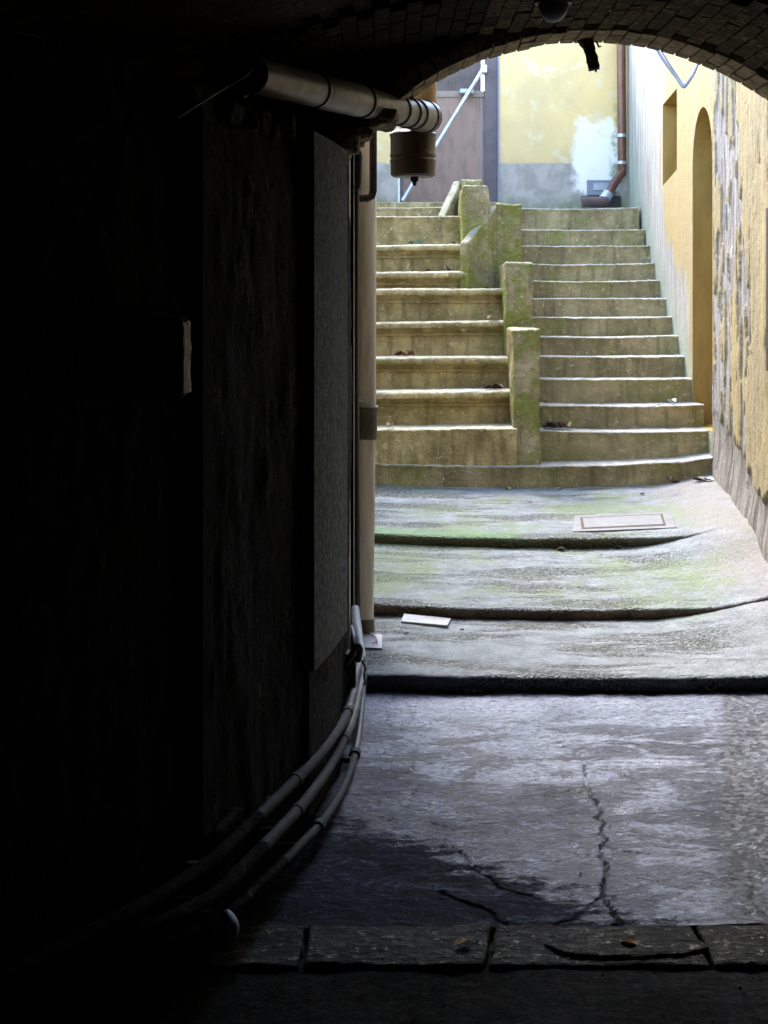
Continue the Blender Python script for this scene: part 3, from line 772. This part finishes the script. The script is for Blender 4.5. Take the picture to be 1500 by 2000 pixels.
# ---------------------------------------------------------------- left building of the court
lb = thing('left_house', (-.3, 10, 0), 'cream house wall hidden behind the buff downpipe left of the stairs', 'building')
LL = [(6.62, -.13), (7.3, -.12), (7.7, -.35), (9.2, -.75), (11, -.9), (15, -.95)]
m = MB(); vs = []; 
for y, x in LL: vs += [(x, y, -.1), (x, y, 3.9), (x-.3, y, 3.9), (x-.3, y, -.1)]
fs = []
for i in range(len(LL)-1):
    for k in range(4): fs.append((4*i+k, 4*i+4+k, 4*i+4+(k+1) % 4, 4*i+(k+1) % 4))
m.add(vs, fs).build('wall', M['left_wall'], lb)
# upper parts of surrounding houses (out of frame; they shut off low sky)

# ---------------------------------------------------------------- copper downpipe
cp = thing('copper_downpipe', W(1214, 325, 14.9), 'copper brown downpipe in the corner of the pale yellow wall', 'downpipe')
cpx = xx(1214, 14.85)
MB().tube([(cpx-.003, 14.87, 4.4), (cpx+.008, 14.87, zz(325, 14.87))], .042, 18).build('pipe', M['copper'], cp, smooth=True)
a = W(1214, 322, 14.87); a.x = cpx+.008
pth = [a, a+Vector((0, 0, -.07)), W(1205, 350, 14.8), W(1194, 368, 14.75), W(1186, 383, 14.72)]
MB().tube(pth, [.046, .044, .042, .042, .042], 18).build('elbow', M['copper'], cp, smooth=True)
MB().tube([W(1188, 378, 14.73), W(1178, 392, 14.7)], .055, 18).build('socket', M['steel'], cp, smooth=True)
MB().tube([W(1184, 391, 14.7), W(1170, 394, 14.66), W(1142, 394, 14.62), W(1137, 395, 14.62)], [.05, .048, .048, .05], 18).build('outlet', M['clay_pipe'], cp, smooth=True)
for py in (265, 318):
    b_ = W(1213, py, 14.87); MB().rings((cpx, 14.87, b_.z-.015), (0, 0, 1), [(0, .052), (.03, .052)], 18).build('clamp', M['steel'], cp, smooth=True)
MB().box(cpx-.008, cpx+.008, 14.9, 15.02, zz(267, 14.87), zz(262, 14.87)).build('clamp_arm', M['steel'], cp)

# ---------------------------------------------------------------- buff downpipe by the mouth
tp = thing('buff_downpipe', (xx(717, 7.1), 7.1, .15), 'buff downpipe with dark stained sleeve just beyond the passage mouth', 'downpipe')
tx, ty = xx(716, 7.1), 7.06
gz = zz(1221, 7.1)
MB().tube([(tx-.008, ty, gz-.02), (tx-.002, ty, zz(1000, ty)), (tx, ty, zz(850, ty))], .040, 24).build('lower_pipe', M['tan_pipe'], tp, smooth=True)
MB().tube([(tx+.001, ty, zz(850, ty)), (tx+.004, ty, 2.6), (tx+.008, ty, 3.9)], .042, 24).build('pipe', M['tan_pipe'], tp, smooth=True)
o = MB().rings((tx+.001, ty, zz(858, ty)), (0, 0, 1), [(0, .043), (.005, .048), (.10, .048), (.125, .050), (.135, .056), (.15, .056), (.155, .044)], 24).build('sleeve', M['tan_dark'], tp, smooth=True)
roughen(o, .002, 30)
MB().rings((tx-.008, ty, gz-.02), (0, 0, 1), [(0, .045), (.05, .045), (.06, .041)], 24).build('foot', M['tan_dark'], tp, smooth=True)
for py in (780, 1048):
    MB().box(tx-.055, tx-.012, ty-.05, ty-.02, zz(py+6, ty), zz(py-6, ty)).build('clamp', M['steel'], tp, bevel=.003)

# black pipe running down beside it
bk = thing('black_pipe', (xx(692, 6.75), 6.75, .4), 'thin black pipe running down between grey board and buff downpipe', 'pipe')
bx = xx(693, 6.7)
MB().tube([(bx, 6.70, zz(300, 6.7)), (bx-.002, 6.70, zz(700, 6.7)), (bx+.006, 6.70, zz(1200, 6.7))], .020, 16).build('pipe', M['black'], bk, smooth=True)
c_ = MB().rings((bx, 6.70, zz(372, 6.7)), (0, 0, 1), [(0, .021), (.005, .030), (.15, .034), (.17, .03)], 16).build('sleeve', M['black'], bk, smooth=True)
lp = thing('pipe_loop', W(727, 380, 6.8), 'dark pipe bent in a U against the top of the buff downpipe', 'pipe')
pts = [W(729, 235, 6.85), W(729, 340, 6.85), W(729, 372, 6.84), W(726, 383, 6.83), W(718, 387, 6.82), W(704, 387, 6.8), W(697, 385, 6.79)]
MB().tube(pts, .017, 14).build('tube', M['dark_iron'], lp, smooth=True)
pc = thing('pale_flex_conduit', W(699, 1220, 6.5), 'pale flexible conduit curving down at the foot of the grey board', 'conduit')
MB().tube([W(693, 1188, 6.62), W(696, 1215, 6.55), W(701, 1245, 6.45), W(706, 1272, 6.35), W(708, 1290, 6.30)], [.019, .02, .018, .016, .014], 14).build('tube', M['pale_conduit'], pc, smooth=True)
MB().tube([W(686, 1222, 6.5), W(692, 1245, 6.45), W(699, 1266, 6.4)], [.006, .011, .012], 10).build('tube', M['pale_conduit'], pc, smooth=True)

# ---------------------------------------------------------------- conduits along the left wall
paths = {
 'top': [(706, 1286, 6.2), (694, 1318, 5.95), (672, 1372, 5.55), (634, 1430, 5.1), (585, 1500, 4.62), (530, 1562, 4.25), (470, 1628, 3.92), (400, 1690, 3.62), (250, 1790, 3.2), (110, 1890, 2.92), (-60, 2015, 2.64)],
 'mid': [(708, 1308, 6.2), (700, 1360, 5.85), (682, 1420, 5.4), (648, 1490, 4.95), (600, 1560, 4.5), (545, 1622, 4.17), (480, 1688, 3.86), (405, 1760, 3.55), (250, 1840, 3.13), (100, 1950, 2.85), (-60, 2075, 2.6)],
 'low': [(710, 1320, 6.2), (706, 1380, 5.9), (698, 1450, 5.55), (680, 1518, 5.15), (640, 1592, 4.7), (585, 1652, 4.35), (520, 1715, 4.0), (440, 1785, 3.68), (280, 1870, 3.22), (120, 1990, 2.93), (-60, 2110, 2.7)]}
def smooth_path(P, n=6):
    out = []
    for i in range(len(P)-1):
        p0, p1, p2, p3 = P[max(i-1, 0)], P[i], P[i+1], P[min(i+2, len(P)-1)]
        for k in range(n):
            t = k/n; out.append(.5*((2*p1)+(p2-p0)*t+(2*p0-5*p1+4*p2-p3)*t*t+(3*p1-p0-3*p2+p3)*t**3))
    return out+[P[-1]]
lab = {'top': 'topmost of three dusty conduits curving along foot of the dark wall',
       'mid': 'middle one of three dusty conduits curving along foot of the dark wall',
       'low': 'lowest of three dusty conduits curving along foot of the dark wall'}
for kx, P in paths.items():
    pts = smooth_path([W(*p) for p in P])
    for p in pts:      # keep them standing just proud of the wall
        p.x = max(min(p.x, lw(p.y)+.075 if p.y < 5.2 else 9), lw(p.y)+.026)
    t = thing('wall_conduit', pts[0], lab[kx], 'conduit', 'conduits along the foot of the passage wall')
    rr_ = .0165 if kx != 'low' else .013
    MB().tube(pts[14:34], rr_, 14).build('tube', M['conduit'], t, smooth=True)
    MB().tube(pts[33:], rr_, 14).build('tube', M['soot'], t, smooth=True)  # nearest run near-black, its shade painted on
    MB().tube(pts[:15], rr_*.97, 14).build('tube', M['clean_conduit'], t, smooth=True)  # run by the mouth lighter, its daylight painted on
    for j in (14, 26):
        d = (pts[j+1]-pts[j]).normalized()
        MB().rings(pts[j]-d*.022, d, [(0, .020), (.044, .020)], 14).build('coupling', M['conduit'], t, smooth=True)
    for j in (15, 30, 42):
        q = pts[j]; MB().box(lw(q.y)-.02, q.x, q.y-.01, q.y+.01, q.z-.008, q.z+.008).build('clip', M['dark_iron'], t)
# junction box with dangling scraps
jb = thing('junction_box', W(684, 1310, 5.7), 'battered small box with loose cable ends under the grey board', 'junction box')
a = W(684, 1325, 5.75)
MB().box(a.x-.035, a.x+.022, a.y-.04, a.y+.05, a.z-.03, a.z+.10).build('body', M['dark_iron'], jb, bevel=.006)
MB().prism([W(666, 1288, 5.69), W(674, 1290, 5.69), W(678, 1336, 5.69), W(669, 1340, 5.69)], (0, .008, 0)).build('lid_edge', M['pale_conduit'], jb)
MB().tube(smooth_path([W(677, 1296, 5.68), W(686, 1280, 5.66), W(694, 1266, 5.66), W(700, 1262, 5.66), W(703, 1272, 5.68), W(699, 1290, 5.7)], 5), [.012]*26, 10).build('cable_end', M['dark_iron'], jb, smooth=True)
MB().tube(smooth_path([W(707, 1290, 5.9), W(713, 1305, 5.9), W(711, 1318, 5.9), W(713, 1332, 5.9), W(710, 1338, 5.9)], 4), .004, 8).build('wire', M['black'], jb, smooth=True)
el = thing('pipe_elbow', W(438, 1818, 3.62), 'pale broken pipe elbow at the dark foot of the wall', 'pipe elbow')
MB().tube(smooth_path([W(440, 1785, 3.6), W(451, 1812, 3.57), W(442, 1838, 3.55), W(425, 1850, 3.55)], 5), [.014, .016, .018, .019, .02]+[.02]*11, 12).build('tube', M['pale_conduit'], el, smooth=True)

# ---------------------------------------------------------------- hung drain pipe
dp = thing('hanging_drain', W(806, 300, 6.66), 'fat jointed grey drain pipe hanging under the arch with capped brown socket', 'drain pipe')
A_ = W(492, 146, 5.0); B_ = W(828, 228, 6.66)
ax = (B_-A_).normalized(); Lp = (B_-A_).length
MB().tube([A_+Vector((-.14, .16, -.16)), A_+Vector((-.10, .10, -.06)), A_+Vector((-.05, .03, -.012)), A_, B_], .060, 32).build('pipe', M['grey_pipe'], dp, smooth=True)
for t in (.30, .565, .80, .875):
    o = MB().rings(A_+ax*(Lp*t-.006), ax, [(0, .061), (.002, .0665), (.012, .0665), (.014, .061)], 32).build('gasket', M['black'], dp, smooth=True)
MB().rings(A_+ax*Lp*.32, ax, [(0, .060), (.01, .063), (Lp*.22, .063), (Lp*.23, .060)], 32).build('socket', M['grey_pipe'], dp, smooth=True)
MB().rings(B_-ax*.14, ax, [(0, .061), (.005, .068), (.13, .068), (.15, .068)], 32).build('socket', M['grey_pipe'], dp, smooth=True)
for t in (0, .022, .044):
    MB().rings(B_+ax*(t-.01), ax, [(0, .064), (.002, .0735-t*.1), (.013, .0735-t*.1), (.015, .064)], 32).build('gasket', M['brown_plastic'], dp, smooth=True)
vx = xx(812, 6.74); vy = 6.76
MB().tube([(vx+.035, vy+.02, zz(60, vy)), (vx+.035, vy+.02, zz(262, vy))], .058, 32).build('riser_pipe', M['orange_pipe'], dp, smooth=True)
cz = lambda py: zz(py, 6.74)
cxx = xx(807, 6.74)
base = Vector((cxx, 6.76, 0))
def pr(pys): return [(cz(py), r) for py, r in pys]
m = MB(); prof = [(343, .094), (341, .099), (318, .1), (315, .1025), (312, .1025), (309, .097), (305, .1025), (302, .1025), (299, .100), (268, .1), (265, .1035), (261, .1035), (258, .096), (252, .07), (240, .055)]
m.tube([(base.x, base.y, cz(py)) for py, r in prof], [r for py, r in prof], 36)
m.build('socket_body', M['brown_plastic'], dp, smooth=True)
MB().rings((base.x, base.y, cz(345)), (0, 0, 1), [(0, .088), (.004, .09), (.008, .088)], 36).build('end_cap', M['grey_pipe'], dp, smooth=True)
MB().rings((base.x+.006, base.y, cz(362)), (0, 0, 1), [(0, .007), (.012, .012), (.018, .012), (.02, .020), (.036, .020), (.04, .012)], 6).build('plug', M['black'], dp)
# thin pale wire standing in for a glint at the pipe end
cb = thing('slack_cable', W(420, 185, 3.6), 'thin pale slack cable sagging left from the drain pipe', 'cable')
MB().tube(smooth_path([W(492, 135, 3.75), W(478, 150, 3.72), W(440, 172, 3.65), W(395, 200, 3.5), W(345, 232, 3.4)], 5), .0022, 8).build('wire', M['white_paint'], cb, smooth=True)

# ---------------------------------------------------------------- things on the vault crown
fx = thing('hanging_iron_stub', W(1158, 112, 6.38), 'rusty broken iron stub hanging from the crown of the arch', 'bracket')
o = MB().tube([W(1142, 74, 6.40), W(1150, 92, 6.38), W(1156, 112, 6.38), W(1161, 136, 6.38)], [.034, .026, .023, .024], 12).build('stub', M['dark_iron'], fx); roughen(o, .006, 40, .012, .003)
MB().tube([W(1164, 80, 6.38), W(1170, 92, 6.37), W(1174, 90, 6.37)], .004, 6).build('hook', M['dark_iron'], fx)
MB().tube([W(1163, 134, 6.36), W(1164, 141, 6.36)], [.008, .004], 6).build('tip', M['pale_stone'], fx)
lm = thing('bulkhead_lamp', W(1081, 25, 5.6), 'unlit round lamp with dusty glass under the vault', 'lamp')
lc = W(1081, 24, 5.55)
MB().rings(lc+Vector((0, 0, .0)), (0, 0, -1), [(-.075, .055), (-.02, .055), (.0, .048), (.015, .040), (.030, .026), (.036, .010), (.037, .002)], 24).build('glass', M['lamp_glass'], lm, smooth=True)
MB().rings(lc+Vector((0, 0, .03)), (0, 0, 1), [(0, .068), (.012, .07), (.06, .06), (.10, .03), (.2, .02)], 24).build('mount', M['black'], lm, smooth=True)
rt = thing('dry_root', W(1185, 45, 6.0), 'thin dry forked root creeping over the vault crown', 'root')
def snap(px, py, D): 
    p = W(px, py, D); return p
MB().tube(smooth_path([W(1166, 70, 6.42), W(1177, 52, 6.2), W(1187, 36, 6.0), W(1192, 22, 5.85), W(1186, 6, 5.7), W(1180, -12, 5.6)], 4), .006, 7).build('stem', M['root'], rt)
MB().tube(smooth_path([W(1192, 24, 5.87), W(1204, 19, 5.85), W(1222, 19, 5.83), W(1236, 22, 5.82)], 4), .005, 7).build('twig', M['root'], rt)
# bent white cable bracket on the right wall
wc = thing('bent_cable', W(1335, 168, 9.4), 'bent white cable sagging in a V from the yellow wall', 'cable')
for k, dxy in enumerate((0, 7)):
    MB().tube(smooth_path([W(1278+dxy, 88, 10.2), W(1296+dxy, 118, 10.15), W(1320+dxy*.6, 150, 10.1), W(1334+dxy*.2, 169-k*4, 10.05), W(1342, 163-k*3, 10.05), W(1356-dxy*.5, 140, 10.1), W(1368, 108, 10.2), W(1374, 85, 10.3)], 5), .011 if k == 0 else .006, 8).build('wire', M['white_paint'], wc, smooth=True)
sh = thing('wall_shutter', W(1500, 560, 7.9), 'dark closed shutter at the right edge, on the near yellow wall', 'shutter')
MB().box(rw(7.9)-.03, rw(7.9)+.03, 7.40, 8.055, zz(722, 8.2), zz(408, 8.2)).build('panel', M['shutter'], sh, bevel=.006)
for i in range(12):
    z = zz(715, 8.2)+i*.07; MB().box(rw(7.9)-.034, rw(7.9)-.0305, 7.44, 8.0, z, z+.045).build('slat', M['shutter'], sh)

# ---------------------------------------------------------------- things on the ground
def gz_at(k, x, y):
    d = ST[k]; return d['z']+d['s']*(y-front_y(k, x)-.04)+DISH(x)*(1 if k else .6)+.06*sm(rw(y)-.42, rw(y)+.05, x)*(1 if k else .6)
def on_ground(px, py):
    """where the line of sight meets a ramp"""
    best = None
    for i in range(1000):
        D = 6.4+i*.004; k = 0 if D < ST[1]['y'] else (1 if D < ST[2]['y'] else 2)
        p = W(px, py, D)
        if p.z <= gz_at(k, p.x, D): return p
    return W(px, py, 10)
def slab_on(name, pix, th, mat, parent=None):
    pts = [on_ground(*q) for q in pix]
    for p in pts: p.z += .006
    return MB().prism([p-Vector((0, 0, .02)) for p in pts], (0, 0, .02+th)).build(name, mat, parent, bevel=.002)
ic = thing('inspection_cover', on_ground(1215, 1022), 'flush concrete inspection cover with dark joint on the upper ramp', 'cover')
M['cover'] = simple('cover_concrete', (.15, .155, .16), .8, 0, .2, 12)
slab_on('frame', [(1118, 1040), (1322, 1032), (1310, 1002), (1122, 1008)], .000, M['cover'], ic)
slab_on('joint', [(1136, 1036), (1301, 1029), (1294, 1006), (1133, 1013)], .0025, M['dark_iron'], ic)
slab_on('lid', [(1142, 1034), (1296, 1027), (1290, 1008), (1138, 1015)], .005, M['cover'], ic)
wp = slab_on('white_tile', [(783, 1218), (874, 1226), (881, 1212), (789, 1203)], .006, M['white_paint'])
tag(wp, 'long white tile lying on the lowest ramp near its back edge', 'tile')
pl = thing('white_cover_plate', on_ground(722, 1255), 'square white plate with curved mark beside the buff downpipe foot', 'plate')
slab_on('plate', [(700, 1268), (746, 1270), (747, 1243), (702, 1240)], .004, M['white_paint'], pl)
ps = [on_ground(*q) for q in ((706, 1246), (722, 1246), (734, 1254), (737, 1262), (728, 1265))]
MB().tube([p+Vector((0, 0, .02)) for p in ps], .003, 6).build('wire', M['copper'], pl)

random.seed(21)
def leaf(loc, size, mat, label, group=None, curl=.5, rz=None):
    m = MB(); n = 6; rz = random.uniform(0, 6.28) if rz is None else rz
    vs = []; fs = []
    ca, sa = math.cos(rz), math.sin(rz); tilt = random.uniform(-.4, .4)
    for i in range(n+1):
        t = i/n; wd = math.sin(PI*min(1, t*1.02))**.7*size*.34*(1+.15*random.uniform(-1, 1))
        for j, sx in enumerate((-1, -.5, 0, .5, 1)):
            lx = (t-.5)*size; ly = sx*wd
            lz = curl*size*(.5*(abs(sx)**1.5)*math.sin(PI*t)+.6*(t-.5)**2)+random.uniform(0, .05)*size
            vs.append((loc[0]+lx*ca-ly*sa, loc[1]+lx*sa+ly*ca, loc[2]+.003+lz+tilt*sx*wd*.3+abs(tilt)*.3*wd))
    for i in range(n):
        for j in range(4): fs.append((i*5+j, i*5+j+1, i*5+6+j, i*5+5+j))
    o = m.add(vs, fs).build('leaf', mat, None, smooth=True, origin=Vector(loc))
    tag(o, label, 'leaf', group); return o
def leaf_g(px, py, size, mat, label, group=None, **k): leaf(on_ground(px, py), size, mat, label, group, **k)
# on steps: flight, index, px
def leaf_s(px, flight, i, size, mat, label, group=None, dy=.08, **k):
    D, Z = (RD, RZ) if flight == 'r' else (LD, LZ)
    y = D[i]+dy; leaf((xx(px, y), y, Z[i]), size, mat, label, group, **k)
g1 = 'dry leaves heaped on the lowest mossy step'
for px, dy in ((1064, .10), (1072, .16), (1080, .08), (1086, .17), (1094, .12), (1076, .2), (1100, .15)):
    leaf_s(px, 'r', 0, .085, M['leaf'] if px % 4 else M['leaf_dark'], 'dry brown leaf in the heap beside the parapet foot, on the mossy stair', g1, dy=dy, curl=.9)
leaf_s(1107, 'r', 0, .09, M['leaf_pale'], 'pale curled leaf ending the leaf heap beside the parapet foot', dy=.12, curl=.9)
leaf_s(1284, 'r', 1, .05, M['leaf_dark'], 'tiny dark leaf on second mossy step near the right wall', dy=.1, curl=.9)
leaf_s(1312, 'r', 1, .09, M['pale_conduit'], 'whitish scrap of paper on second mossy step near the right wall', dy=.12, curl=.7)
leaf_s(1125, 'r', 1, .045, M['leaf'], 'small brown leaf near left end of second mossy step', dy=.12)
g2 = 'dark dry leaves in the parapet corner of the left stair'
for px, dy in ((950, .08), (958, .13), (966, .1), (974, .16)):
    leaf_s(px, 'l', 1, .09, M['leaf_dark'], 'dark shrivelled leaf in the parapet corner of the left stair', g2, dy=dy, curl=.7)
g3 = 'reddish leaves in the middle of the left stair'
for px, dy in ((778, .14), (790, .12), (800, .16)):
    leaf_s(px, 'l', 2, .085, M['leaf'], 'reddish brown leaf in the middle of the left stair', g3, dy=dy, curl=.8)
leaf_s(962, 'l', 3, .10, M['leaf_pale'], 'pale leaf curling over moulded nosing beside the parapet', dy=.04, curl=.7)
leaf_s(762, 'l', 0, .07, M['leaf_pale'], 'pale yellow leaf standing on lowest left step near the downpipe', dy=.06, curl=.9)
leaf_s(877, 'l', 5, .075, M['leaf_dark'], 'large dark leaf on narrow left tread beside the parapet wing', dy=.12, curl=1.1)
leaf_s(836, 'l', 5, .05, M['leaf_dark'], 'small dark leaf left of the large one on the narrow tread', dy=.14, curl=.8)
leaf_s(817, 'l', 6, .09, M['leaf_green'], 'grey green leaf scrap on upper left tread', dy=.12, curl=.9)
leaf_s(801, 'l', 6, .07, M['leaf_dark'], 'dark leaf left of the grey green scrap on upper tread', dy=.14)
leaf_s(888, 'l', 6, .07, M['leaf_dark'], 'dark leaf at parapet end of the upper left tread', dy=.16)
# on ramps
leaf_g(1307, 942, .06, M['leaf_dark'], 'black round scrap against the bottom step on the right', curl=1.4)
leaf_g(1318, 944, .07, M['leaf'], 'brown leaf right beside the black scrap below the bottom step')
leaf_g(1366, 941, .11, M['leaf_dark'], 'long dark leaf in the corner below the bottom step')
leaf_g(1384, 940, .08, M['pale_conduit'], 'whitish scrap in the right corner below the bottom step')
leaf_g(1238, 948, .05, M['leaf'], 'small tan leaf below bottom step, right of centre')
leaf_g(1092, 956, .045, M['leaf_pale'], 'pale fleck of leaf below bottom step, at centre')
leaf_g(1036, 983, .04, M['leaf'], 'lone brown leaf on the upper ramp, left of the cover')
leaf_g(1254, 967, .04, M['leaf'], 'lone brown leaf on the upper ramp, above the cover')
leaf_g(992, 957, .05, M['leaf_pale'], 'pale tan leaf below bottom step, left of centre')
leaf_g(1096, 1076, .055, M['leaf_dark'], 'dark leaf scrap on the middle ramp below the ramp edge, at centre')
leaf_g(1207, 1072, .05, M['leaf_dark'], 'dark leaf on the middle ramp below the cover')
leaf_g(794, 1240, .03, M['leaf_dark'], 'dark speck below the long white tile')
leaf_g(902, 1233, .03, M['leaf_dark'], 'dark speck right of the long white tile')
def leaf_f(px, py, size, mat, label, group=None, **k):
    D = 1.6*F/(py-CY); leaf((xx(px, D), D, .004), size, mat, label, group, **k)
g4 = 'dark scraps at the foot of the black riser, left'
for px in (910, 925, 938): leaf_f(px, 1357, .035, M['leaf_dark'], 'dark scrap at foot of the black riser, left of centre', g4, curl=1)
g5 = 'dark scraps at the foot of the black riser, right'
for px in (1368, 1380, 1393): leaf_f(px, 1354, .045, M['leaf_dark'], 'dark crumpled scrap at foot of the black riser, far right', g5, curl=1.2)
leaf_f(1228, 1850, .05, M['pale_stone'], 'pale curved flake lying on the threshold stones')
leaf_f(905, 1850, .05, M['pale_stone'], 'pale crooked flake left of the threshold joint')
# pebbles scattered on the old floor
random.seed(9); m = MB()
for i in range(260):
    y = random.uniform(3.0, 6.2); x = random.uniform(lw(y)+.1, 1.9); r = random.uniform(.0015, .0045)*(1.4 if y < 3.7 else 1)
    m.add([(x-r, y, .004), (x+r, y, .004), (x, y-r, .004), (x, y+r, .004), (x, y, .004+r*1.2), (x, y, 0)], [(0, 2, 4), (2, 1, 4), (1, 3, 4), (3, 0, 4), (0, 5, 2), (2, 5, 1), (1, 5, 3), (3, 5, 0)])
o = m.build('floor_grit', M['pale_stone']); tag(o, 'fine pale grit scattered over the dark passage floor', 'grit', kind='stuff')
